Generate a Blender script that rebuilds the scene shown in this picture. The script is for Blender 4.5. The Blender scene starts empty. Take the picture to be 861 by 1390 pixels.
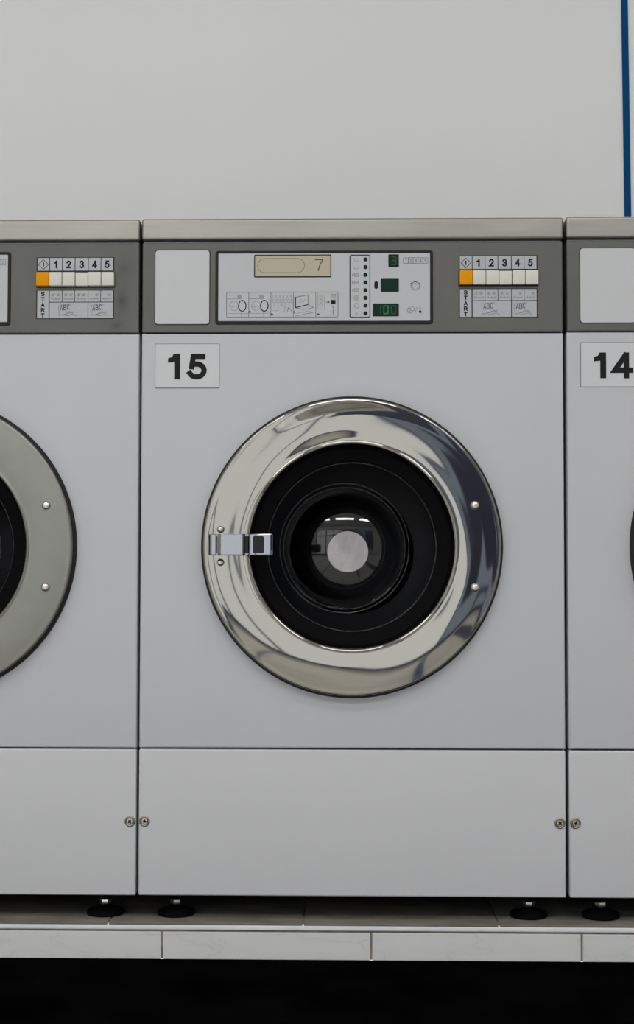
import bpy, bmesh, math, random
from mathutils import Matrix, Vector
random.seed(7)
sc = bpy.context.scene
C = sc.collection
sc.view_settings.view_transform = 'Standard'
sc.view_settings.look = 'None'
PI = math.pi

# ------------------------------------------------------------------ materials
def srgb(r, g, b):
    f = lambda c: (c/255/12.92) if c/255 <= .04045 else ((c/255+.055)/1.055)**2.4
    return (f(r), f(g), f(b), 1)

def mat(name, col, rough=.5, metal=0., spec=.5, emit=None, estr=0.):
    m = bpy.data.materials.new(name); m.use_nodes = True
    b = m.node_tree.nodes['Principled BSDF']
    b.inputs['Base Color'].default_value = col if len(col) == 4 else (*col, 1)
    b.inputs['Roughness'].default_value = rough
    b.inputs['Metallic'].default_value = metal
    b.inputs['Specular IOR Level'].default_value = spec
    if emit:
        b.inputs['Emission Color'].default_value = emit
        b.inputs['Emission Strength'].default_value = estr
    return m

def noisy(m, c1, c2, scale=(5, 5, 5), lo=.35, hi=.65, detail=4, rough=None, bump=0., nscale=1.):
    """mix two colours by an object-space noise"""
    nt = m.node_tree; N = nt.nodes; L = nt.links; b = N['Principled BSDF']
    tc = N.new('ShaderNodeTexCoord'); mp = N.new('ShaderNodeMapping'); no = N.new('ShaderNodeTexNoise')
    mp.inputs['Scale'].default_value = scale
    no.inputs['Scale'].default_value = nscale; no.inputs['Detail'].default_value = detail
    L.new(tc.outputs['Object'], mp.inputs['Vector']); L.new(mp.outputs['Vector'], no.inputs['Vector'])
    mr = N.new('ShaderNodeMapRange'); mr.inputs['From Min'].default_value = lo; mr.inputs['From Max'].default_value = hi
    L.new(no.outputs['Fac'], mr.inputs['Value'])
    mx = N.new('ShaderNodeMix'); mx.data_type = 'RGBA'
    mx.inputs['A'].default_value = c1; mx.inputs['B'].default_value = c2
    L.new(mr.outputs['Result'], mx.inputs['Factor']); L.new(mx.outputs['Result'], b.inputs['Base Color'])
    if rough:
        m2 = N.new('ShaderNodeMapRange'); m2.inputs['To Min'].default_value = rough[0]; m2.inputs['To Max'].default_value = rough[1]
        L.new(no.outputs['Fac'], m2.inputs['Value']); L.new(m2.outputs['Result'], b.inputs['Roughness'])
    if bump:
        bp = N.new('ShaderNodeBump'); bp.inputs['Strength'].default_value = bump; bp.inputs['Distance'].default_value = .002
        L.new(no.outputs['Fac'], bp.inputs['Height']); L.new(bp.outputs['Normal'], b.inputs['Normal'])
    return m

WHITE = noisy(mat('white_enamel', (.6, .6, .62), .38, spec=.35), (.460, .467, .490, 1), (.478, .485, .508, 1), (3, 3, 3), .3, .7)
WHITE_LIFTED = noisy(mat('white_enamel_lightened', (.6, .6, .62), .38, spec=.35), (.555, .560, .582, 1), (.575, .580, .602, 1), (3, 3, 3), .3, .7)  # body enamel lightened to offset the light falloff toward the floor
WALL = noisy(mat('wall_paint', (.8, .8, .78), .8, spec=.2), (.79, .80, .80, 1), (.82, .83, .83, 1), (1.3, 1.3, 1.3), .3, .7)
CEIL = noisy(mat('ceiling_paint', (.85, .85, .83), .9), (.84, .84, .82, 1), (.86, .86, .84, 1), (2, 2, 2))
CREAM = noisy(mat('cream_wall_paint', (.8, .8, .7), .8), (.76, .745, .70, 1), (.80, .785, .74, 1), (1, 1, 1))
LID = noisy(mat('brushed_lid_steel', (.6, .57, .5), .42, 1.), (.275, .266, .236, 1), (.345, .336, .299, 1), (6, 40, 55), .3, .72, 5, (.36, .5), .08)
PANEL = noisy(mat('grey_panel_lacquer', (.12, .12, .11), .5, 0.), (.086, .085, .079, 1), (.102, .101, .094, 1), (6, 6, 6), .35, .65, 5)
PANEL_D = noisy(mat('smudged_grey_panel', (.12, .12, .11), .5, 0.), (.086, .085, .079, 1), (.102, .101, .094, 1), (6, 6, 6), .35, .65, 5)
RING_P = mat('polished_door_steel', (.27, .261, .234), .06, 1.)
RING_B = noisy(mat('brushed_door_steel', (.5, .49, .45), .38, 1.), (.212, .208, .190, 1), (.235, .232, .214, 1), (30, 30, 30), .3, .7, 4, (.34, .44))
BLACKG = mat('gloss_black', (.004, .004, .006), .15, spec=.25)
CHROME = mat('chrome', (.25, .25, .274), .06, 1.)
STEEL = mat('plain_steel', (.62, .60, .55), .28, 1.)
WASHER = mat('cup_washer_steel', (.30, .27, .215), .42, 1.)
RUBBER = mat('black_rubber', (.004, .004, .0045), .6, spec=.03)
GASKET = mat('dark_door_gasket', (.02, .019, .018), .6, spec=.2)
DARK = mat('dark_cavity', (.01, .01, .01), .8, spec=.1)
DRUM = mat('drum_steel', (.040, .040, .043), .42, 1.)
DISC = noisy(mat('centre_disc_metal', (.6, .57, .56), .14, 1.), (.155, .146, .146, 1), (.225, .207, .207, 1), (25, 25, 25))
PLATE = mat('pale_plate', srgb(186, 188, 190), .4, spec=.3)
DPLATE = mat('display_film', srgb(178, 180, 183), .4, spec=.3)
LABEL = mat('silver_label', srgb(168, 171, 176), .4, spec=.3)
NUMP = mat('number_card', srgb(192, 194, 197), .45, spec=.3)
NBORD = mat('card_edge', srgb(120, 112, 110), .6)
INK = mat('black_ink', (.006, .006, .007), .6, spec=.2)
INKG = mat('grey_ink', srgb(112, 114, 114), .6)
INKL = mat('faint_ink', srgb(142, 145, 145), .6)
FRAME = mat('charcoal_frame', (.014, .013, .012), .5, spec=.2)
LCD = mat('beige_lcd', srgb(173, 167, 146), .4, spec=.2)
LCDI = mat('lcd_ink', srgb(70, 66, 54), .5)
LEDBG = mat('dark_green_window', (.004, .026, .016), .4, spec=.1)
LEDG = mat('green_segment', (.004, .10, .012), .4, emit=(.01, 1, .05, 1), estr=.10)
LEDF = mat('dim_segment', (.003, .03, .012), .4, emit=(.01, 1, .05, 1), estr=.022)
ORANGE = mat('orange_button', srgb(214, 144, 0), .5, spec=.08)
BUTTON = mat('ivory_button', srgb(200, 199, 190), .4)
BLUE = mat('blue_strip', srgb(0, 70, 120), .6, spec=.08)
BLUEF = mat('blue_frame', (.05, .09, .20), .45)
NAVY = mat('navy_panel', (.045, .055, .10), .5)
GROUT = noisy(mat('grout', (.3, .27, .22), .9), (.22, .20, .165, 1), (.36, .32, .27, 1), (30, 30, 30))
FLOORM = noisy(mat('beige_floor', (.5, .47, .42), .5, spec=.3), (.68, .66, .62, 1), (.76, .74, .70, 1), (4, 4, 4))
FLOORD = noisy(mat('black_floor_filler', (.002, .002, .002), .8, spec=0), (.001, .001, .001, 1), (.003, .003, .003, 1), (8, 8, 8))  # black band added to fill the bottom of the view
TILEEDGE = noisy(mat('tile_edge', (.6, .6, .6), .45), (.78, .78, .80, 1), (.88, .88, .91, 1), (14, 30, 30), .3, .6)
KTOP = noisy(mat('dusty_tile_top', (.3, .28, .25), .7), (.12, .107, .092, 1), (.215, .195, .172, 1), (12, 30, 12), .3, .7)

# marbled tile with thin grey veins
TILE = mat('marbled_tile', (.6, .6, .6), .35, spec=.4)
def _tile():
    nt = TILE.node_tree; N = nt.nodes; L = nt.links; b = N['Principled BSDF']
    tc = N.new('ShaderNodeTexCoord'); mp = N.new('ShaderNodeMapping'); mp.inputs['Scale'].default_value = (4, 4, 13)
    mp.inputs['Rotation'].default_value = (0, .7, 0)
    L.new(tc.outputs['Object'], mp.inputs['Vector'])
    no = N.new('ShaderNodeTexNoise'); no.inputs['Scale'].default_value = 1.6; no.inputs['Detail'].default_value = 5
    L.new(mp.outputs['Vector'], no.inputs['Vector'])
    a = N.new('ShaderNodeMath'); a.operation = 'SUBTRACT'; a.inputs[1].default_value = .5
    ab = N.new('ShaderNodeMath'); ab.operation = 'ABSOLUTE'
    L.new(no.outputs['Fac'], a.inputs[0]); L.new(a.outputs[0], ab.inputs[0])
    cr = N.new('ShaderNodeValToRGB'); e = cr.color_ramp.elements
    e[0].position = 0; e[0].color = (.635, .63, .625, 1); e[1].position = .010; e[1].color = (.69, .69, .69, 1)
    x = cr.color_ramp.elements.new(.12); x.color = (.71, .71, .715, 1)
    L.new(ab.outputs[0], cr.inputs['Fac']); L.new(cr.outputs['Color'], b.inputs['Base Color'])
_tile()

# finger-grime on the panel of one machine: dark soft patches at the right of its buttons
def _smudge():
    nt = PANEL_D.node_tree; N = nt.nodes; L = nt.links; b = N['Principled BSDF']
    src = b.inputs['Base Color'].links[0].from_socket
    tc = N.new('ShaderNodeTexCoord'); total = None
    for (x, z, sx, sz, k) in ((.305, .975, .03, .035, .55), (.302, .925, .022, .05, .75), (.292, .885, .03, .02, .55)):
        mp = N.new('ShaderNodeMapping'); mp.vector_type = 'TEXTURE'
        mp.inputs['Location'].default_value = (x, 0, z); mp.inputs['Scale'].default_value = (sx, 1, sz)
        L.new(tc.outputs['Object'], mp.inputs['Vector'])
        g = N.new('ShaderNodeTexGradient'); g.gradient_type = 'QUADRATIC_SPHERE'; L.new(mp.outputs['Vector'], g.inputs['Vector'])
        m = N.new('ShaderNodeMath'); m.operation = 'MULTIPLY'; m.inputs[1].default_value = k; L.new(g.outputs['Fac'], m.inputs[0])
        if total is None: total = m.outputs[0]
        else:
            s = N.new('ShaderNodeMath'); s.operation = 'ADD'; L.new(total, s.inputs[0]); L.new(m.outputs[0], s.inputs[1]); total = s.outputs[0]
    no = N.new('ShaderNodeTexNoise'); no.inputs['Scale'].default_value = 45; no.inputs['Detail'].default_value = 5
    L.new(tc.outputs['Object'], no.inputs['Vector'])
    mm = N.new('ShaderNodeMath'); mm.operation = 'MULTIPLY'; mm.use_clamp = True
    m3 = N.new('ShaderNodeMath'); m3.operation = 'MULTIPLY'; m3.inputs[1].default_value = 1.9; L.new(no.outputs['Fac'], m3.inputs[0])
    L.new(total, mm.inputs[0]); L.new(m3.outputs[0], mm.inputs[1])
    mx = N.new('ShaderNodeMix'); mx.data_type = 'RGBA'; mx.inputs['B'].default_value = (.035, .035, .034, 1)
    L.new(src, mx.inputs['A']); L.new(mm.outputs[0], mx.inputs['Factor']); L.new(mx.outputs['Result'], b.inputs['Base Color'])
_smudge()

# thin glass: mostly clear, mirrors more at glancing angles
def thin_glass(name, tint, rough, f0, f90=.28):
    m = bpy.data.materials.new(name); m.use_nodes = True; nt = m.node_tree; N = nt.nodes; L = nt.links
    N.remove(N['Principled BSDF'])
    t = N.new('ShaderNodeBsdfTransparent'); t.inputs['Color'].default_value = tint
    g = N.new('ShaderNodeBsdfGlossy'); g.inputs['Roughness'].default_value = rough
    lw = N.new('ShaderNodeLayerWeight'); lw.inputs['Blend'].default_value = .25
    mr = N.new('ShaderNodeMapRange'); mr.inputs['To Min'].default_value = f0; mr.inputs['To Max'].default_value = f90
    L.new(lw.outputs['Facing'], mr.inputs['Value'])
    mx = N.new('ShaderNodeMixShader'); L.new(mr.outputs['Result'], mx.inputs['Fac'])
    L.new(t.outputs[0], mx.inputs[1]); L.new(g.outputs[0], mx.inputs[2]); L.new(mx.outputs[0], N['Material Output'].inputs['Surface'])
    return m
GLASS = thin_glass('door_glass', (.78, .78, .78, 1), .04, .007, .11)
BULB = thin_glass('door_glass_bulb', (.80, .80, .80, 1), .03, .055)
RIDGE = thin_glass('door_glass_ridge', (.75, .75, .75, 1), .15, .05, .12)
PANE = thin_glass('window_glass', (.97, .98, .98, 1), .0, .03)

# ------------------------------------------------------------------ mesh helpers
def finish(bm, name, mats, parent=None, smooth=35, loc=None):
    me = bpy.data.meshes.new(name)
    bm.normal_update(); bm.to_mesh(me); bm.free()
    for m in (mats if isinstance(mats, (list, tuple)) else [mats]): me.materials.append(m)
    if smooth:
        for p in me.polygons: p.use_smooth = True
        me.set_sharp_from_angle(angle=math.radians(smooth))
    o = bpy.data.objects.new(name, me); C.objects.link(o)
    if loc: o.location = loc
    o.parent = parent
    return o

def again(o, parent, loc=None):
    """copy an object and its children"""
    c = o.copy(); C.objects.link(c); c.parent = parent
    if loc: c.location = loc
    for ch in o.children:
        d = ch.copy(); C.objects.link(d); d.parent = c
    return c

def add_box(bm, x0, x1, y0, y1, z0, z1, bev=0., seg=2, mi=0):
    r = bmesh.ops.create_cube(bm, size=1)
    vs = r['verts']
    for v in vs:
        v.co = Vector((x0+(v.co.x+.5)*(x1-x0), y0+(v.co.y+.5)*(y1-y0), z0+(v.co.z+.5)*(z1-z0)))
    fs = {f for v in vs for f in v.link_faces}
    for f in fs: f.material_index = mi
    if bev:
        es = list({e for v in vs for e in v.link_edges})
        bmesh.ops.bevel(bm, geom=es, offset=bev, offset_type='OFFSET', segments=seg, profile=.5, affect='EDGES', material=mi if mi else -1)

def flat_faces(o):
    for p in o.data.polygons:
        if max(abs(c) for c in p.normal) > .9995: p.use_smooth = False
    return o

def box(name, m, parent, *a, bev=0., seg=2, **k):
    bm = bmesh.new(); add_box(bm, *a, bev=bev, seg=seg); return flat_faces(finish(bm, name, m, parent, **k))

def add_lathe(bm, prof, cx, cz, n=96, mi=0, wob=None, cap=False, closed=False):
    """revolve (r, y) about the axis along y through (cx, cz)"""
    rings = []
    for (r, y) in prof:
        if r < 1e-7:
            rings.append([bm.verts.new((cx, y, cz))]); continue
        ring = []
        for k in range(n):
            a = 2*PI*k/n
            yy = y + (wob(r, a) if wob else 0)
            ring.append(bm.verts.new((cx+r*math.cos(a), yy, cz+r*math.sin(a))))
        rings.append(ring)
    pairs = list(zip(rings, rings[1:]))
    if closed: pairs.append((rings[-1], rings[0]))
    for A, B in pairs:
        for k in range(n):
            k2 = (k+1) % n
            if len(A) == 1 and len(B) == 1: continue
            if len(A) == 1: vs = (A[0], B[k2], B[k])
            elif len(B) == 1: vs = (A[k], A[k2], B[0])
            else: vs = (A[k], A[k2], B[k2], B[k])
            f = bm.faces.new(vs); f.material_index = mi

def lathe(name, m, parent, prof, cx, cz, n=96, smooth=35, wob=None, closed=False):
    bm = bmesh.new(); add_lathe(bm, prof, cx, cz, n, 0, wob, closed=closed)
    bmesh.ops.recalc_face_normals(bm, faces=bm.faces)
    return finish(bm, name, m, parent, smooth)

def rrect_pts(x0, x1, z0, z1, r, n=6):
    pts = []
    for (cx, cz, a0) in ((x1-r, z1-r, 0), (x0+r, z1-r, PI/2), (x0+r, z0+r, PI), (x1-r, z0+r, 1.5*PI)):
        for k in range(n+1):
            a = a0 + PI/2*k/n; pts.append((cx+r*math.cos(a), cz+r*math.sin(a)))
    return pts

def arc(cx, cy, rx, ry, a0, a1, n=14):
    return [(cx+rx*math.cos(math.radians(a0+(a1-a0)*k/n)), cy+ry*math.sin(math.radians(a0+(a1-a0)*k/n))) for k in range(n+1)]

# centre lines of the characters in a unit box
G = {
 '1': [[(.62, 0), (.62, 1)], [(.12, .74), (.45, .80)]],
 '2': [arc(.5, .70, .5, .30, 165, -25) + [(.72, .42), (.0, .0), (1, 0)]],
 '3': [arc(.48, .75, .45, .25, 165, -90) + arc(.48, .25, .52, .25, 90, -165)],
 '4': [[(.74, 0), (.74, 1)], [(.66, .98), (.0, .27), (1, .27)]],
 '5': [[(.90, 1), (.22, 1), (.11, .50)], arc(.46, .315, .54, .315, 122, -155)],
 '7': [[(0, 1), (1, 1), (.62, .52), (.40, 0)]],
 'S': [arc(.5, .75, .48, .25, 20, 270) + arc(.5, .25, .5, .25, 90, -160)],
 'T': [[(0, 1), (1, 1)], [(.5, 0), (.5, 1)]],
 'A': [[(0, 0), (.5, 1), (1, 0)], [(.2, .3), (.8, .3)]],
 'R': [[(0, 0), (0, 1), (.6, 1)] + arc(.6, .75, .38, .25, 80, -80) + [(0, .5)], [(.5, .5), (1, 0)]],
 'B': [[(0, 0), (0, 1), (.55, 1)] + arc(.55, .76, .36, .24, 80, -80) + [(0, .52), (.6, .52)] + arc(.6, .26, .40, .26, 80, -80) + [(0, 0)]],
 'C': [arc(.5, .5, .5, .5, 40, 320)],
 'I': [[(.5, 0), (.5, 1)]],
}
SEG = {'0': 'abcdef', '1': 'bc', '3': 'abcdg'}

class Flat:
    """printed sheet: flat polygons with several inks, gathered into one mesh"""
    def __init__(s, mats): s.bm = bmesh.new(); s.mats = list(mats)
    def mi(s, m):
        if m not in s.mats: s.mats.append(m)
        return s.mats.index(m)
    def poly(s, pts, y, m):
        a = sum(p[0]*q[1]-q[0]*p[1] for p, q in zip(pts, pts[1:]+pts[:1]))
        if a > 0: pts = list(reversed(pts))        # face towards -y
        pts = list(reversed(pts))
        f = s.bm.faces.new([s.bm.verts.new((p[0], y, p[1])) for p in pts]); f.material_index = s.mi(m)
    def rect(s, x0, x1, z0, z1, y, m): s.poly([(x0, z0), (x1, z0), (x1, z1), (x0, z1)], y, m)
    def rrect(s, x0, x1, z0, z1, r, y, m): s.poly(rrect_pts(x0, x1, z0, z1, r), y, m)
    def disc(s, x, z, r, y, m, n=24, rz=None): s.poly([(x+r*math.cos(2*PI*k/n), z+(rz or r)*math.sin(2*PI*k/n)) for k in range(n)], y, m)
    def slab(s, x0, x1, z0, z1, r, y0, y1, m):
        """solid rounded plate, y0 front, y1 back"""
        P = rrect_pts(x0, x1, z0, z1, r); e = min(.0006, r*.4)
        Q = rrect_pts(x0+e, x1-e, z0+e, z1-e, max(r-e, 1e-4))
        s.poly(Q, y0, m)
        A = [s.bm.verts.new((p[0], y0, p[1])) for p in Q]; B = [s.bm.verts.new((p[0], y0+e, p[1])) for p in P]; D = [s.bm.verts.new((p[0], y1, p[1])) for p in P]
        n = len(P)
        for k in range(n):
            j = (k+1) % n
            for U, V in ((A, B), (B, D)):
                f = s.bm.faces.new((U[k], V[k], V[j], U[j])); f.material_index = s.mi(m)
    def stroke(s, pts, w, y, m, closed=False, cap=0.):
        P = [Vector(p) for p in pts]
        q = [P[0]]
        for p in P[1:]:
            if (p-q[-1]).length > 1e-6: q.append(p)
        P = q
        if closed and (P[0]-P[-1]).length < 1e-6: P.pop()
        n = len(P)
        if n < 2: return
        if cap and not closed:
            P[0] = P[0] - (P[1]-P[0]).normalized()*cap; P[-1] = P[-1] + (P[-1]-P[-2]).normalized()*cap
        Lf, Rt = [], []
        for i in range(n):
            d0 = (P[i]-P[i-1]) if (i > 0 or closed) else (P[1]-P[0])
            d1 = (P[(i+1) % n]-P[i]) if (i < n-1 or closed) else (P[-1]-P[-2])
            d0 = d0.normalized(); d1 = d1.normalized()
            n0 = Vector((-d0.y, d0.x)); n1 = Vector((-d1.y, d1.x))
            mm = n0+n1
            if mm.length < .2: mm = n1.copy()
            mm.normalize(); k = 1/max(mm.dot(n1), .42)
            Lf.append(P[i]+mm*(w/2*k)); Rt.append(P[i]-mm*(w/2*k))
        for i in range(n if closed else n-1):
            j = (i+1) % n
            s.poly([tuple(Lf[i]), tuple(Rt[i]), tuple(Rt[j]), tuple(Lf[j])], y, m)
    def orect(s, x0, x1, z0, z1, w, y, m): s.stroke([(x0, z0), (x1, z0), (x1, z1), (x0, z1)], w, y, m, True)
    def orrect(s, x0, x1, z0, z1, r, w, y, m): s.stroke(rrect_pts(x0, x1, z0, z1, r), w, y, m, True)
    def ell(s, x, z, rx, rz, w, y, m): s.stroke([(x+rx*math.cos(2*PI*k/28), z+rz*math.sin(2*PI*k/28)) for k in range(28)], w, y, m, True)
    def char(s, ch, x0, x1, z0, z1, w, y, m, skew=0.):
        for q, st in enumerate(G[ch]):
            s.stroke([(x0+w/2+(x1-x0-w)*px + skew*pz*(z1-z0), z0+w/2+(z1-z0-w)*pz) for px, pz in st], w, y-.00003*q, m, cap=w/2)
    def seven(s, ch, x0, x1, z0, z1, w, y, on, off=None):
        zm = (z0+z1)/2; h = w/2; g = w*.25
        seg = {'a': [(x0+g, z1-h), (x1-g, z1-h)], 'g': [(x0+g, zm), (x1-g, zm)], 'd': [(x0+g, z0+h), (x1-g, z0+h)],
               'f': [(x0+h, zm+g), (x0+h, z1-g)], 'b': [(x1-h, zm+g), (x1-h, z1-g)], 'e': [(x0+h, z0+g), (x0+h, zm-g)], 'c': [(x1-h, z0+g), (x1-h, zm-g)]}
        for k, p in seg.items():
            if k in SEG[ch]: s.stroke(p, w, y, on)
            elif off: s.stroke(p, w, y, off)
    def build(s, name, parent): 
        return finish(s.bm, name, s.mats, parent, smooth=0)

# drawing scale of the control panel sheet (sheet units -> metres)
U = lambda u: (-209.3+(u-297)*1.1547)/1000
V = lambda v: (997.7-(v-345)*1.1725)/1000
V2 = lambda v: V(v)-.0012
PX = .00116

# ------------------------------------------------------------------ washing machine
DZ = .5385          # height of the door axis
def panel_with_hole(name, m, parent, x0, x1, z0, z1, R, cz, bev=.0026, back=.03):
    bm = bmesh.new(); n = 128
    ang = [2*PI*k/n for k in range(n)]
    def ringpts(x0, x1, z0, z1):
        out = []
        corners = [math.atan2(z-cz, x) % (2*PI) for x, z in ((x1, z1), (x0, z1), (x0, z0), (x1, z0))]
        cpts = [(x1, z1), (x0, z1), (x0, z0), (x1, z0)]
        snap = {min(range(n), key=lambda k: abs(((ang[k]-a+PI) % (2*PI))-PI)): p for a, p in zip(corners, cpts)}
        for k, a in enumerate(ang):
            if k in snap: out.append(snap[k]); continue
            c, s = math.cos(a), math.sin(a); t = 1e9
            if c > 1e-9: t = min(t, x1/c)
            if c < -1e-9: t = min(t, x0/c)
            if s > 1e-9: t = min(t, (z1-cz)/s)
            if s < -1e-9: t = min(t, (z0-cz)/s)
            out.append((c*t, cz+s*t))
        return out
    loops = [[(R*math.cos(a), .02, cz+R*math.sin(a)) for a in ang], [(R*math.cos(a), 0, cz+R*math.sin(a)) for a in ang]]
    for (d, y) in ((bev, 0), (bev*.3, bev*.3), (0, bev), (0, back)):
        loops.append([(x, y, z) for x, z in ringpts(x0+d, x1-d, z0+d, z1-d)])
    VV = [[bm.verts.new(p) for p in l] for l in loops]
    for A, B in zip(VV, VV[1:]):
        for k in range(n):
            j = (k+1) % n; bm.faces.new((A[k], A[j], B[j], B[k]))
    bmesh.ops.recalc_face_normals(bm, faces=bm.faces)
    o = finish(bm, name, m, parent, 40)
    for p in o.data.polygons:
        if abs(p.normal.y) > .999: p.use_smooth = False
    return o

def washing_machine(label, x, y, z, number, polished, smudged):
    t = bpy.data.objects.new('washing_machine', None); C.objects.link(t); t.location = (x, y, z)
    t['label'] = label; t['category'] = 'washing machine'; t['group'] = 'row of white coin laundry washing machines'

    # --- cabinet: open-fronted box with a black bulkhead standing in for shade behind the gaps
    bm = bmesh.new()
    for a in ((-.3275, -.3255, .006, .66, .004, 1.018), (.3255, .3275, .006, .66, .004, 1.018), (-.3255, .3255, .655, .66, .004, 1.018),
              (-.3255, .3255, .006, .655, 1.0165, 1.0185)): add_box(bm, *a)
    for a in ((-.3255, .3255, .031, .655, .004, .012), (-.3255, .3255, .032, .05, .86, 1.0165), (-.3255, .3255, .032, .05, .012, .24), (-.3255, -.27, .032, .05, .24, .86), (.27, .3255, .032, .05, .24, .86)):
        add_box(bm, *a, mi=1)
    finish(bm, 'cabinet', [WHITE, DARK], t, 30)
    panel_with_hole('front_panel', WHITE, t, -.3295, .3295, .2268, .8722, .172, DZ)
    lp = box('lower_panel', WHITE_LIFTED, t, -.3295, .3295, 0, .031, 0, .2244, bev=.0026, seg=3)
    # cross-head screws in cup washers
    bm = bmesh.new()
    add_lathe(bm, [(.0083, 0), (.0080, -.0012), (.0066, -.0022), (.0048, -.0012), (.0046, -.0006)], 0, 0, 28, 0)
    add_lathe(bm, [(.0048, -.0006), (.0047, -.0022), (.0040, -.0029), (0, -.0031)], 0, 0, 24, 1)
    for (a, b) in ((.0031, .0011), (.0011, .0031)): add_box(bm, -a, a, -.0037, -.0022, -b, b, mi=2)
    scr = finish(bm, 'screw', [WASHER, STEEL, INK], lp, 40, (-.3202, 0, .1138)); scr.rotation_euler = (0, .3, 0)
    s2 = again(scr, lp, (.3202, 0, .1138)); s2.rotation_euler = (0, .8, 0)

    # --- lid
    bm = bmesh.new(); add_box(bm, -.3302, .3302, -.005, .67, 1.0196, 1.0532, bev=.004, seg=4)
    flat_faces(finish(bm, 'lid', LID, t, 40))

    # --- control panel and everything set into it
    cp = box('control_panel', PANEL_D if smudged else PANEL, t, -.3290, .3290, -.002, .031, .8738, 1.0157, bev=.0022, seg=3)
    f = Flat([FRAME]); yb = -.0026
    f.slab(U(210.2), U(285.8), V(440.8), V(339.3), .0055, -.0028, 0, FRAME)
    f.slab(U(211.2), U(284.8), V(439.8), V(340.3), .0048, -.0036, 0, PLATE)
    f.build('blank_plate', cp)

    # display film
    f = Flat([FRAME, DPLATE])
    f.slab(U(293), U(588), V(440.3), V(341.3), .004, -.0034, 0, FRAME)
    f.slab(U(297), U(584), V(436), V(345), .0015, -.0042, 0, DPLATE)
    Y = -.0046
    f.orrect(U(308.3), U(459.5), V(430.8), V(397.2), .0022, .0009, Y, INKG)
    for u in (338.5, 368.5, 399.2, 429.3): f.stroke([(U(u), V(397.5)), (U(u), V(430.5))], .0008, Y, INKG)
    for k in (0, 30):
        f.stroke([(U(309+k), V(401)), (U(329+k), V(401))], .0008, Y, INKL); f.stroke([(U(309+k), V(406)), (U(329+k), V(406))], .0008, Y, INKL)
        f.rect(U(323+k), U(328.5+k), V(405.3), V(401.7), Y, INKL)
        f.ell(U(318.5+k), V(415.5), 6.2*PX, 6.2*PX, .0008, Y, INKL)
        f.stroke([(U(313+k), V(415)), (U(316+k), V(417.5)), (U(320+k), V(415.5)), (U(323+k), V(418))], .0007, Y, INKL)
        f.ell(U(329.6+k), V(415.5), 5.1*PX, 7.3*PX, .0014, Y, INK if k else INKG)
        f.ell(U(329.6+k), V(415.5), 5.1*PX, 7.3*PX, .0011, Y-.0001, INK)
        f.stroke([(U(309+k), V(425.6)), (U(338+k), V(425.6))], .0005, Y, INKL); f.stroke([(U(328.5+k), V(423)), (U(328.5+k), V(430))], .0005, Y, INKL)
    for (u, v) in ((341, 423.6), (371, 427), (401.3, 424), (433.7, 427)):
        f.stroke([(U(u-4), V(v)), (U(u-1), V(v))], .0005, Y, INKG)
        f.poly([(U(u-1.8), V(v-1.3)), (U(u+1.4), V(v)), (U(u-1.8), V(v+1.3))], Y, INK)
    for u in range(371, 398, 5): f.orect(U(u), U(u+3.6), V(405), V(401), .0005, Y, INKL)
    for u in range(371, 398, 5): f.orect(U(u), U(u+3.6), V(411), V(407), .0005, Y, INKL); f.stroke([(U(u+1.8), V(411)), (U(u+1.8), V(417))], .0005, Y, INKL)
    f.stroke([(U(371), V(422)), (U(378), V(422)), (U(378), V(417)), (U(384), V(414)), (U(388), V(418)), (U(386), V(424))], .0006, Y, INKL)
    f.stroke([(U(391), V(424)), (U(392), V(418)), (U(395), V(420)), (U(397), V(424))], .0008, Y, INKG)
    f.stroke([(U(402), V(404)), (U(419), V(401)), (U(419), V(414)), (U(402), V(418))], .0009, Y, INKG, True)
    f.stroke([(U(402), V(404)), (U(402), V(418)), (U(419), V(414))], .0012, Y-.0001, INK)
    f.stroke([(U(402), V(418)), (U(413), V(420.5)), (U(427), V(418)), (U(419), V(414))], .0007, Y, INKG)
    f.stroke([(U(406), V(411)), (U(409), V(408)), (U(412), V(411)), (U(415), V(407))], .0006, Y, INKL)
    f.stroke([(U(402), V(429.3)), (U(428), V(424))], .0006, Y, INKG); f.stroke([(U(403), V(425.5)), (U(424), V(422))], .0005, Y, INKL)
    f.orect(U(432), U(441), V(420), V(401), .0006, Y, INKL)
    for v in (404.5, 409.5, 414.5): f.ell(U(436.5), V(v), 2*PX, 2*PX, .0006, Y, INKL)
    f.stroke([(U(442.5), V(410.7)), (U(446), V(410.7))], .0006, Y, INKG); f.poly([(U(445.5), V(409.4)), (U(448.6), V(410.7)), (U(445.5), V(412))], Y, INK)
    f.rect(U(450), U(456), V(413.6), V(407.8), Y, INK); f.orect(U(450), U(456), V(405.5), V(400.3), .0006, Y, INKG); f.ell(U(453), V(402.9), 1.5*PX, 1.5*PX, .0005, Y, INKG)
    for k in range(5): f.rect(U(452.2), U(453.8), V(418+k*2.5), V(416.6+k*2.5), Y, INKG)
    # lamp column
    f.orrect(U(475.6), U(502.6), V(431.2), V(347.8), .0025, .0013, Y, FRAME)
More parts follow.
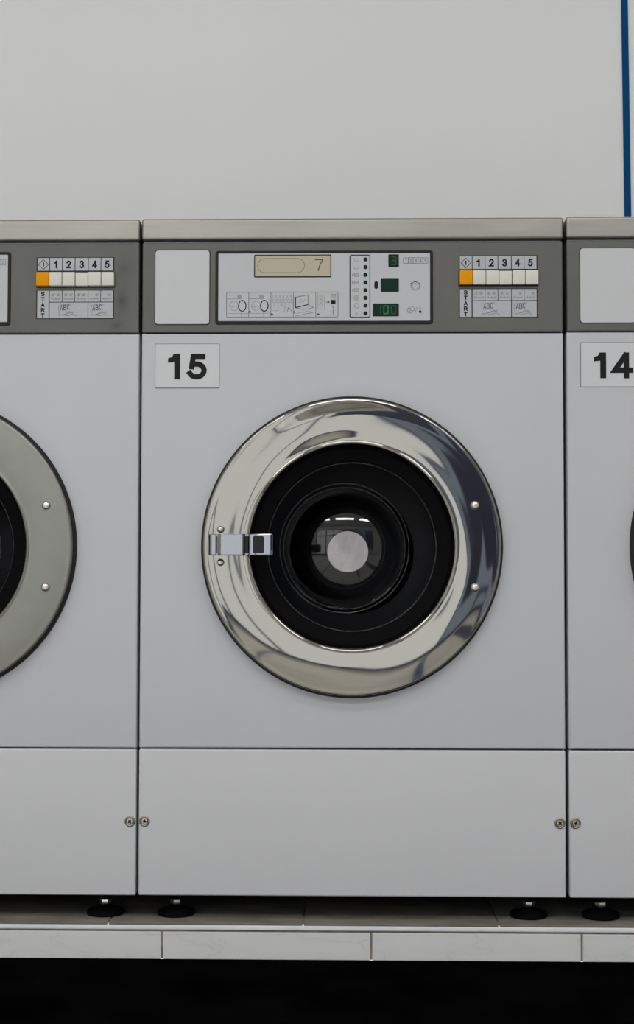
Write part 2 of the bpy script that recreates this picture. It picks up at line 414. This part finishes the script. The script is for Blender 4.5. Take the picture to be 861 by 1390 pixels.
    for k in range(8):
        v = 353.6+k*10.33
        f.disc(U(496.6), V(v), .0032, Y, INK); f.disc(U(496.6), V(v), .0018, Y-.0002, LEDBG)
        c = U(484.5)
        if k < 2: f.stroke([(c-.0038, V(v-2)), (c-.003, V(v+2.2)), (c+.003, V(v+2.2)), (c+.0038, V(v-2))], .0006, Y, INKL); f.rect(c-.0006, c+.0006, V(v+.4), V(v-.9), Y, INKL)
        elif k < 5:
            f.stroke([(c-.0038, V(v-2)), (c-.003, V(v+2)), (c+.003, V(v+2)), (c+.0038, V(v-2))], .0006, Y, INKG, True); f.stroke([(c-.003, V(v)), (c+.003, V(v))], .0005, Y, INKG)
            f.stroke([(U(479), V(v+1.6)), (U(479), V(v-1.6))], .0008, Y, INKG)
        elif k == 5:
            f.ell(c, V(v), 3.6*PX, 3.4*PX, .0006, Y, INKL); f.ell(c, V(v), 2*PX, 2*PX, .0006, Y, INKL); f.ell(c, V(v), .7*PX, .7*PX, .0006, Y, INKL)
        elif k == 6: f.stroke(arc(c, V(v), .0038, .0038, 150, -160), .0008, Y, INKL); f.disc(c-.003, V(v), .0008, Y, INKG, 10)
        else: f.stroke([(c-.0018, V(v+1.3)), (c, V(v-1.4)), (c+.0018, V(v+1.3))], .0005, Y, INKL, True)
    f.slab(U(508.6), U(513.6), V(393), V(383), .0026, Y-.0004, -.004, INK)
    for k, ch in enumerate('12345'):
        a = 548+k*6.6; f.orect(U(a), U(a+6.6), V(359), V(351.4), .0006, Y, INKG); f.char(ch, U(a+2), U(a+4.8), V(357.6), V(352.8), .0007, Y, INKG)
    f.stroke(arc(U(564), V(389.5), .0068, .0066, 150, 390), .0008, Y, INKG); f.stroke(arc(U(564), V(389.5), .0045, .0045, 0, 360), .0006, Y, INKL)
    f.stroke([(U(557.5), V(386.2)), (U(560), V(385)), (U(564), V(383.4)), (U(568), V(385)), (U(570.5), V(386.2))], .001, Y, INKG); f.rect(U(562.5), U(565.5), V(384), V(382.6), Y, INKG)
    f.disc(U(558.5), V(386), .0010, Y, INKG, 10); f.disc(U(569.7), V(386), .0010, Y, INKG, 10)
    f.stroke(arc(U(557), V(422), .0042, .0044, 100, 330), .0008, Y, INKG); f.stroke(arc(U(560), V(420), .003, .0034, -150, 120), .0007, Y, INKG)
    f.stroke([(U(556), V(424)), (U(557), V(418.5)), (U(559), V(421))], .0006, Y, INKG)
    f.stroke([(U(563.5), V(426)), (U(566.5), V(417.5))], .0007, Y, INKG)
    f.stroke([(U(570.5), V(423)), (U(570.5), V(417.8))], .0016, Y, INKG); f.disc(U(570.5), V(424), .0021, Y, INK, 14); f.stroke([(U(573.3), V(425.5)), (U(573.3), V(423.5))], .0006, Y, INKG)
    dp = f.build('display_panel', cp)

    f = Flat([FRAME, LCD]); f.slab(U(345.6), U(450.4), V(377.4), V(346.8), .0018, -.0052, -.004, FRAME)
    f.rrect(U(347), U(449), V(376), V(348.3), .0012, -.0054, LCD)
    f.orrect(U(350.4), U(414), V(371.2), V(352.2), (V(352.2)-V(371.2))/2-1e-5, .0006, -.0056, LCDI)
    f.char('7', U(428), U(439.5), V(369), V(353), .0016, -.0056, LCDI)
    f.build('lcd_screen', cp)
    for (a, b, v0, v1, txt) in ((527.6, 541.8, 346.8, 364, '3'), (517.3, 541.8, 379.6, 397.2, ''), (506.4, 541.8, 412.7, 430, '100')):
        f = Flat([FRAME, LEDBG]); f.slab(U(a), U(b), V(v1), V(v0), .0012, -.0050, -.004, FRAME); f.rrect(U(a+1), U(b-1), V(v1-1), V(v0+1), .0008, -.0052, LEDBG)
        if txt == '3': f.seven('3', U(a+3.8), U(b-3.4), V(v1-2.6), V(v0+2.6), .0017, -.0054, LEDF, None)
        for k, ch in enumerate(txt if len(txt) == 3 else ''):
            on = LEDG if k == 1 else LEDF
            f.seven(ch, U(511.5+k*10)-.0008, U(518.5+k*10)-.0008, V(v1-2.8), V(v0+2.8), .0016, -.0054, on, None)
        f.build('digit_window', cp)

    # label strip, buttons, legend
    f = Flat([FRAME, LABEL]); f.slab(U(623), U(729), V2(366.8), V2(347.4), .0006, -.0028, 0, FRAME)
    cols = [623.9, 641, 658.3, 675.7, 693.8, 711, 728.2]
    for k in range(6): f.rect(U(cols[k]+.5), U(cols[k+1]-.5), V2(365.6), V2(348.4), -.0031, LABEL)
    cx = U(632.4)
    f.stroke([(cx-.0078, V2(357.3)), (cx, V2(350.7)), (cx+.0078, V2(357.3)), (cx, V2(363.9))], .0008, -.0034, INK, True); f.char('I', cx-.001, cx+.001, V2(360.2), V2(354.4), .0018, -.0034, INK)
    for k, ch in enumerate('12345'):
        c = (U(cols[k+1])+U(cols[k+2]))/2; f.char(ch, c-.0038, c+.0038, V2(362.4), V2(352.0), .0024, -.0034, INK)
    f.build('number_strip', cp)
    f = Flat([INK]); f.slab(U(622.6), U(730.2), V2(388.6), V2(368), .0008, -.0026, 0, INK); f.build('button_slot_shade', cp)  # black slot plate, also standing in for shadow round the buttons
    for k in range(6):
        a = 623.6+k*17.75
        dn = .0024 if k == 3 else (.0005*((k*7) % 3))
        bm = bmesh.new(); add_box(bm, U(a)+.0003, U(a+17.75)-.0004, -.0115+dn, -.001, V2(387), V2(368.6)-(.0006 if k == 3 else 0), bev=.0011, seg=3)
        o = finish(bm, 'push_button', ORANGE if k == 0 else BUTTON, cp, 40)
        if k == 0: o['label'] = 'orange start push button'
    f = Flat([FRAME, LABEL]); f.slab(U(623), U(729), V2(430.6), V2(391.8), .0006, -.0028, 0, FRAME)
    y = -.0031
    f.rect(U(624.4), U(640), V2(429.8), V2(392.6), y, LABEL)
    for k in range(1, 6): f.rect(U(cols[k]+.4), U(cols[k+1]-.4), V2(407.6), V2(392.6), y, LABEL)
    f.rect(U(641.4), U(693.3), V2(429.8), V2(408.6), y, LABEL); f.rect(U(694.3), U(727.8), V2(429.8), V2(408.6), y, LABEL)
    y = -.0034
    for k, ch in enumerate('START'):
        f.char(ch, U(629.6), U(634.6), V2(400+k*7.25), V2(394.2+k*7.25), .0016, y, INK)
    for k in range(1, 6):
        a, b = U(cols[k]), U(cols[k+1]); w = b-a
        f.stroke([(a+w*.12, V2(402.5)), (a+w*.18, V2(404)), (a+w*.82, V2(404)), (a+w*.88, V2(402.5))], .0006, y, INKG)
        for q in (.25, .5, .75): f.rect(a+w*q-.0003, a+w*q+.0003, V2(404), V2(402), y, INKG)
        for q in ((.2, .6) if k < 4 else (.6,)):
            f.orect(a+w*q, a+w*q+.0014, V2(400), V2(397), .0004, y, INKG); f.orect(a+w*q+.002, a+w*q+.0034, V2(400), V2(397), .0004, y, INKG); f.ell(a+w*q+.0044, V2(397), .0004, .0004, .0003, y, INKG)
    for u in (653.8, 697.8):
        f.stroke([(U(u), V2(412.5)), (U(u+16.5), V2(410.6)), (U(u+16.5), V2(413)), ], .0006, y, INKG); f.stroke([(U(u), V2(412.5)), (U(u+.6), V2(426.2)), (U(u+13), V2(423.4))], .0007, y, INKG)
        for k, ch in enumerate('ABC'): f.char(ch, U(u+2+k*4.6), U(u+5.8+k*4.6), V2(419.6-k*.5), V2(412.4-k*.5), .0008, y, FRAME)
        f.stroke([(U(u+8), V2(425)), (U(u+13), V2(422)), (U(u+17), V2(423)), (U(u+21), V2(420.6))], .0006, y, INKG)
        f.stroke([(U(u+9), V2(426.5)), (U(u+15), V2(426)), (U(u+19), V2(424.4)), (U(u+25), V2(427.3))], .0006, y, INKG)
        f.stroke([(U(u+13), V2(419.5)), (U(u+17), V2(421.3)), (U(u+22), V2(423.6))], .0005, y, INKG)
    f.build('programme_legend', cp)

    # --- number card stuck on the front sheet
    if number:
        f = Flat([NBORD, NUMP]); f.slab(-.3085, -.2072, .7862, .8562, .0008, -.0012, 0, NBORD); f.rect(-.3077, -.2080, .7870, .8554, -.0015, NUMP)
        y = -.0018
        f.stroke([(-.2735, .7998), (-.2735, .8402)], .0092, y, INK); f.poly([(-.2879, .8260), (-.2781, .8272), (-.2781, .8402), (-.2792, .8402), (-.2815, .8352), (-.2879, .8330)], y, INK)
        f.char(number[1], -.2572 if number[1] == '5' else -.2595, -.2270, .7995, .8402, .0084, y, INK)
        f.build('number_card', t)

    # --- door
    rm = RING_P if polished else RING_B
    prof = [(.1585, .006), (.1572, -.004), (.1570, -.013), (.1578, -.0178), (.1595, -.0200), (.1615, -.0205), (.1632, -.0196)]
    for k in range(15):
        u = k/14; r = .1650+u*(.2235-.1650)
        prof.append((r, -.0195 - .0014*(4*u*(1-u)) + .0006*u))
    prof += [(.2255, -.0189), (.2278, -.0187), (.2291, -.0181), (.2299, -.0170), (.2302, -.0152), (.2299, -.0120), (.2285, -.0045), (.2260, -.0035)]
    def wob(r, a):
        k = max(0, min(1, (r-.163)/.02))*max(0, min(1, (.2265-r)/.02))
        return k*(.0008*math.sin(2*a+1.1+14*(r-.19)) + .0008*math.sin(3*a-.6+32*(r-.19)) + .0004*math.sin(5*a+2.+20*(r-.19)))
    dr = lathe('door', rm, t, prof, 0, DZ, 256, 40, wob if polished else None)
    dr['label'] = 'polished steel door' if polished else 'brushed steel door'
    lathe('rim_gasket', GASKET, dr, [(.2285, -.0060), (.2330, -.0050), (.2345, -.0025), (.2345, 0), (.170, 0)], 0, DZ, 160)  # gasket widened to stand for the soft shadow around the door
    lathe('inner_seal', RUBBER, dr, [(.1588, .008), (.1586, -.0060), (.1560, -.0075), (.1530, .000), (.1360, .0040), (.1335, .0060), (.1335, .0100), (.1500, .014), (.160, .05)], 0, DZ, 128)
    gx = -.012
    gl = [(.1500, .0118), (.1400, .0116), (.1340, .0118), (.1320, .0145), (.1305, .030), (.1230, .060), (.1110, .085), (.1045, .098), (.1030, .108), (.0985, .1135), (.0900, .114), (.0780, .1105), (.0690, .1075), (.0670, .1050)]
    for k in range(1, 11):
        u = 1-k/10; gl.append((.0670*u, .0920+.0130*(u**2)))
    bm = bmesh.new(); add_lathe(bm, gl, 0, DZ, 128)
    for q in bm.faces:
        if all((v.co.x**2+(v.co.z-DZ)**2)**.5 < .0672 for v in q.verts): q.material_index = 1
    for v in bm.verts:          # the bulb of the glass sits a little off the door axis
        if v.co.y > .03: v.co.x += gx*min(1, (v.co.y-.03)/.06)
    for (br, by, bw) in ((.1318, .0150, .0011), (.1045, .0985, .0013), (.0990, .1125, .0010)):   # moulded ridges
        ox = gx if by > .03 else 0
        add_lathe(bm, [(br+bw*math.cos(q*PI/4), by+bw*math.sin(q*PI/4)) for q in range(8)], ox, DZ, 128, 2, closed=True)
    bmesh.ops.recalc_face_normals(bm, faces=bm.faces)
    finish(bm, 'glass_bowl', [GLASS, BULB, RIDGE], dr, 60)
    bm = bmesh.new(); add_lathe(bm, [(.0335, .0965), (.0335, .0912), (.0330, .0908), (0, .0908)], -.0065, DZ-.006, 64)  # flat metallic disc set against the glass bulb
    bmesh.ops.recalc_face_normals(bm, faces=bm.faces); o = finish(bm, 'centre_disc', DISC, dr, 15); o['label'] = 'pale round disc at the middle of the glass'
    # rivets on the hinge side and at the handle
    bm = bmesh.new(); add_lathe(bm, [(.0066, .003), (.0066, -.0012), (.0060, -.0028), (.0044, -.0042), (.0022, -.0050), (0, -.0052)], 0, 0, 28)
    bmesh.ops.recalc_face_normals(bm, faces=bm.faces)
    rv = finish(bm, 'rivet', STEEL, dr, 50, (.1895, -.0215, DZ+.0635))
    again(rv, dr, (.1895, -.0215, DZ-.0630))
    for dz in (.0262, -.0250):
        c = again(rv, dr, (-.2025, -.0215, DZ+dz)); c.scale = (.85, 1.1, .85)

    # handle: bent chrome lever, outline in x-y pushed through its height
    z0, z1 = .5242, .5566
    outer = [(-.2195, -.022), (-.2195, -.037)] + [(-.2135-.006*math.cos(a), -.037-.006*math.sin(a)) for a in (.5, 1.0, 1.45)] + \
            [(-.2085, -.0434), (-.2070, -.0400), (-.2058, -.0400), (-.2048, -.0445), (-.2000, -.0458), (-.1680, -.0462), (-.1660, -.0452), (-.1630, -.0405), (-.1585, -.0405),
             (-.1565, -.0455), (-.1545, -.0468), (-.1245, -.0475), (-.1205, -.0468), (-.1182, -.0440), (-.1175, -.0390), (-.1175, -.0330)]
    inner = [(-.1200, -.0320), (-.1520, -.0310), (-.1700, -.0300), (-.1820, -.0235), (-.1850, -.0215)]
    bm = bmesh.new(); o2 = outer+inner; n = len(o2)
    lay = [[bm.verts.new((x*(1-e)+(-.1690)*e, y+(e*.04*(1 if y < -.04 else 0)), zz)) for x, y in o2] for zz, e in ((z0, .012), (z0+.0009, .002), (z0+.0022, 0), (z1-.0022, 0), (z1-.0009, .002), (z1, .012))]
    for A, B in zip(lay, lay[1:]):
        for k in range(n): j = (k+1) % n; bm.faces.new((A[k], A[j], B[j], B[k]))
    bm.faces.new(lay[0]); bm.faces.new(list(reversed(lay[-1])))
    bmesh.ops.recalc_face_normals(bm, faces=bm.faces)
    h = finish(bm, 'handle', CHROME, dr, 13)
    f = Flat([BLACKG]); f.slab(-.1510, -.1335, z0+.0030, z1-.0030, .0030, -.0476, -.044, BLACKG); f.build('finger_recess_shade', h); f = Flat([BLACKG]); f.slab(-.1632, -.1583, z0+.0030, z1-.0030, .0012, -.0410, -.039, BLACKG)  # black slabs stand in for dark reflections in the chrome hollows
    f.build('groove_shade', h); f = Flat([BLACKG]); f.slab(-.2078, -.2062, z0+.0030, z1-.0030, .0006, -.0408, -.039, BLACKG)
    f.build('groove_shade', h)
    h['label'] = 'chrome door handle lever'
    # --- drum behind the door
    dm = lathe('drum', DRUM, t, [(.172, .055), (.250, .060), (.255, .075), (.255, .455), (.250, .465), (.115, .470), (.105, .462), (.075, .457), (0, .455)], 0, DZ, 96)
    for k in range(3):
        a = PI/2+.35+k*2*PI/3
        bm = bmesh.new(); add_box(bm, .205, .253, .09, .452, -.022, .022, bev=.010, seg=3)
        bmesh.ops.transform(bm, matrix=Matrix.Translation((0, 0, DZ)) @ Matrix.Rotation(-a, 4, 'Y'), verts=bm.verts)
        finish(bm, 'lifter', DRUM, dm, 40)
    # --- levelling feet
    bm = bmesh.new()
    def zl(prof, n, mi, off=0):
        rings = [[bm.verts.new((r*math.cos(2*PI*k/n+off), r*math.sin(2*PI*k/n+off), z)) for k in range(n)] for r, z in prof]
        for A, B in zip(rings, rings[1:]):
            for k in range(n): j = (k+1) % n; bm.faces.new((A[k], A[j], B[j], B[k])).material_index = mi
        bm.faces.new(list(reversed(rings[0]))).material_index = mi; bm.faces.new(rings[-1]).material_index = mi
    zl([(.027, 0), (.0295, .0015), (.0295, .006), (.026, .009), (.012, .0125), (.009, .014)], 40, 0)
    zl([(.0048, .012), (.0048, .05)], 16, 0)
    zl([(.0085, .0165), (.0092, .0175), (.0092, .0232), (.0085, .0242)], 6, 2, .2)
    bmesh.ops.recalc_face_normals(bm, faces=bm.faces)
    ft = finish(bm, 'foot', [RUBBER, STEEL, STEEL], t, 35, (-.2755, .045, -.038))
    for (fx, fy) in ((.2765, .045), (-.2755, .60), (.2765, .60)):
        again(ft, t, (fx, fy, -.038)).rotation_euler = (0, 0, fx*3)
    return t

washing_machine('white front-loading washing machine numbered 15 with mirror-polished door and chrome handle, in the middle', 0, 0, 0, '15', True, False)
washing_machine('white front-loading washing machine with dull brushed door and smudged panel, left of machine 15', -.6632, .001, -.0005, '', False, True)
washing_machine('white front-loading washing machine numbered 14, cut off by right edge, beside machine 15', .6640, -.003, .0005, '14', False, False)

# ------------------------------------------------------------------ setting
def struct(o): o['kind'] = 'structure'; return o
XL, XR, YB, YF, ZF, ZC = -3.2, 3.2, .75, -4.3, -.0935, 2.75

# tiled plinth the machines stand on: one mesh, tile by tile
bm = bmesh.new()
add_box(bm, XL, XR, -.0095, YB, ZF, -.0405, mi=1)                       # grout bed
x = -.2806-.3218*10
while x < XR:
    add_box(bm, max(x, XL)+.0016, min(x+.3208, XR)-.0016, -.0125, -.009, ZF, -.0525, bev=.0006, seg=1, mi=0); x += .3208
x = -.3735-.2993*10
while x < XR:
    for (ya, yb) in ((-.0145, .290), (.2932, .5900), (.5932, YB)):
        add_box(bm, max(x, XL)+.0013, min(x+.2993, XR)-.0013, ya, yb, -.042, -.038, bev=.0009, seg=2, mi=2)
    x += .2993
add_box(bm, XL, XR, -.0143, -.004, -.0495, -.0402, bev=.002, seg=3, mi=3)   # pale nosing
struct(finish(bm, 'tiled_plinth', [TILE, GROUT, KTOP, TILEEDGE], None, 30))

def sbox(name, m, *a, bev=0.):
    return struct(box(name, m, None, *a, bev=bev))
bm = bmesh.new()
add_box(bm, XL, XR, YF, -.43, ZF-.05, ZF, mi=0); add_box(bm, XL, XR, -.43, -.012, ZF-.05, ZF, mi=1)
struct(finish(bm, 'floor', [FLOORM, FLOORD], None, 0))
sbox('wall_back', WALL, XL, XR, YB, YB+.1, ZF-.05, ZC)
sbox('wall_left', CREAM, XL-.1, XL, YF, YB+.1, ZF-.05, ZC)
sbox('wall_right', CREAM, XR, XR+.1, YF, YB+.1, ZF-.05, ZC)
sbox('ceiling', CEIL, XL-.1, XR+.1, YF-.1, YB+.1, ZC, ZC+.1)
# blue strip on the wall above the machines
bm = bmesh.new(); add_box(bm, -.0067, .0067, -.004, .0005, 0, 1.516, bev=.0006, seg=1)
o = struct(finish(bm, 'trim_1', BLUE, None, 30, (.5655, YB, 1.2335))); o.rotation_euler = (0, -.0085, 0)

# shop front behind the camera: low wall, lintel, blue framed glazing and added navy panels
W0, W1, S0, S1 = -2.7, 2.7, .08, 2.35
bm = bmesh.new()
add_box(bm, XL, XR, YF-.1, YF, ZF-.05, S0); add_box(bm, XL, XR, YF-.1, YF, S1, ZC)
add_box(bm, XL, W0, YF-.1, YF, S0, S1); add_box(bm, W1, XR, YF-.1, YF, S0, S1)
struct(finish(bm, 'wall_front', CREAM, None, 30))
PANE_DIM = thin_glass('dimmed_window_glass', (.47, .50, .57, 1), .0, .03)  # tint added to dim the right half of the door reflection
def window(i, x0, x1):
    bm = bmesh.new(); w = .028
    for a in ((x0, x0+w, S0, S1), (x1-w, x1, S0, S1), (x0+w, x1-w, S0, S0+w), (x0+w, x1-w, S1-w, S1), (x0+w, x1-w, 1.75, 1.80)):
        add_box(bm, a[0], a[1], YF-.07, YF+.02, a[2], a[3], bev=.004, seg=1)
    r = struct(finish(bm, 'window_%d' % i, BLUEF, None, 30))
    bm = bmesh.new(); add_box(bm, x0+w, x1-w, YF-.03, YF-.024, S0+w, 1.75); add_box(bm, x0+w, x1-w, YF-.03, YF-.024, 1.80, S1-w)
    finish(bm, 'pane', PANE_DIM if x0 > .2 else PANE, r, 0)
xs = [-2.7, -1.7, -1.0, -.4, .35, 1.25, 2.7]
for i, (a, b) in enumerate(zip(xs, xs[1:])): window(i+1, a, b)
# navy panels added against the glazing for dark patches in the door reflection
sbox('trim_2', NAVY, .52, 1.02, YF+.03, YF+.05, .45, 1.35)
sbox('trim_3', NAVY, 1.95, 2.65, YF+.03, YF+.05, .55, 2.2)
sbox('trim_4', NAVY, -.2, .95, YF+.03, YF+.06, 1.55, 2.30)
sbox('trim_5', BLUEF, XL, XR, YF, YF+.03, .02, .07)
# blue floor strips added for lines in the lower door reflection
for i, (x, wd) in enumerate(((-1.25, .05), (-.62, .05), (.30, .07), (.85, .30), (1.6, .07))):
    sbox('trim_%d' % (6+i), NAVY if wd > .1 else BLUEF, x, x+wd, YF+.02, -.9, ZF, ZF+.002)

# ------------------------------------------------------------------ light
w = bpy.data.worlds.new('World'); sc.world = w; w.use_nodes = True
bg = w.node_tree.nodes['Background']; bg.inputs['Color'].default_value = (.98, .99, 1, 1); bg.inputs['Strength'].default_value = 1.82
def area(name, loc, rot, sx, sy, power, col=(1, 1, 1)):
    d = bpy.data.lights.new(name, 'AREA'); d.shape = 'RECTANGLE'; d.size = sx; d.size_y = sy; d.energy = power; d.color = col
    o = bpy.data.objects.new(name, d); C.objects.link(o); o.location = loc; o.rotation_euler = rot; return o
p = area('window_portal', ((W0+W1)/2, YF-.12, (S0+S1)/2), (PI/2, 0, 0), W1-W0, S1-S0, 1)
p.rotation_euler = (-PI/2, 0, PI)
p.data.cycles.is_portal = True
for yy, watts in ((-1.7, 8.5), (-3.2, 24)):
    for xx in (-1.75, 0, 1.75):
        area('ceiling_fixture', (xx, yy, ZC-.02), (0, 0, 0), 1.3, .26, watts, (1, .99, .975))

# ------------------------------------------------------------------ camera
cam = bpy.data.cameras.new('Camera'); co = bpy.data.objects.new('Camera', cam); C.objects.link(co)
pitch, yaw, roll = .0450, -.0225, .0016
fw = Vector((math.sin(yaw)*math.cos(pitch), math.cos(yaw)*math.cos(pitch), math.sin(pitch)))
rt = Vector((math.cos(yaw), -math.sin(yaw), 0)); up = rt.cross(fw)
r2 = rt*math.cos(roll)+up*math.sin(roll); u2 = -rt*math.sin(roll)+up*math.cos(roll)
M = Matrix((r2, u2, -fw)).transposed().to_4x4(); M.translation = Vector((0, -2.4048, .4841))
co.matrix_world = M
cam.sensor_fit = 'VERTICAL'; cam.sensor_height = 36; cam.lens = 2100/1390*36
cam.clip_start = .05
sc.camera = co
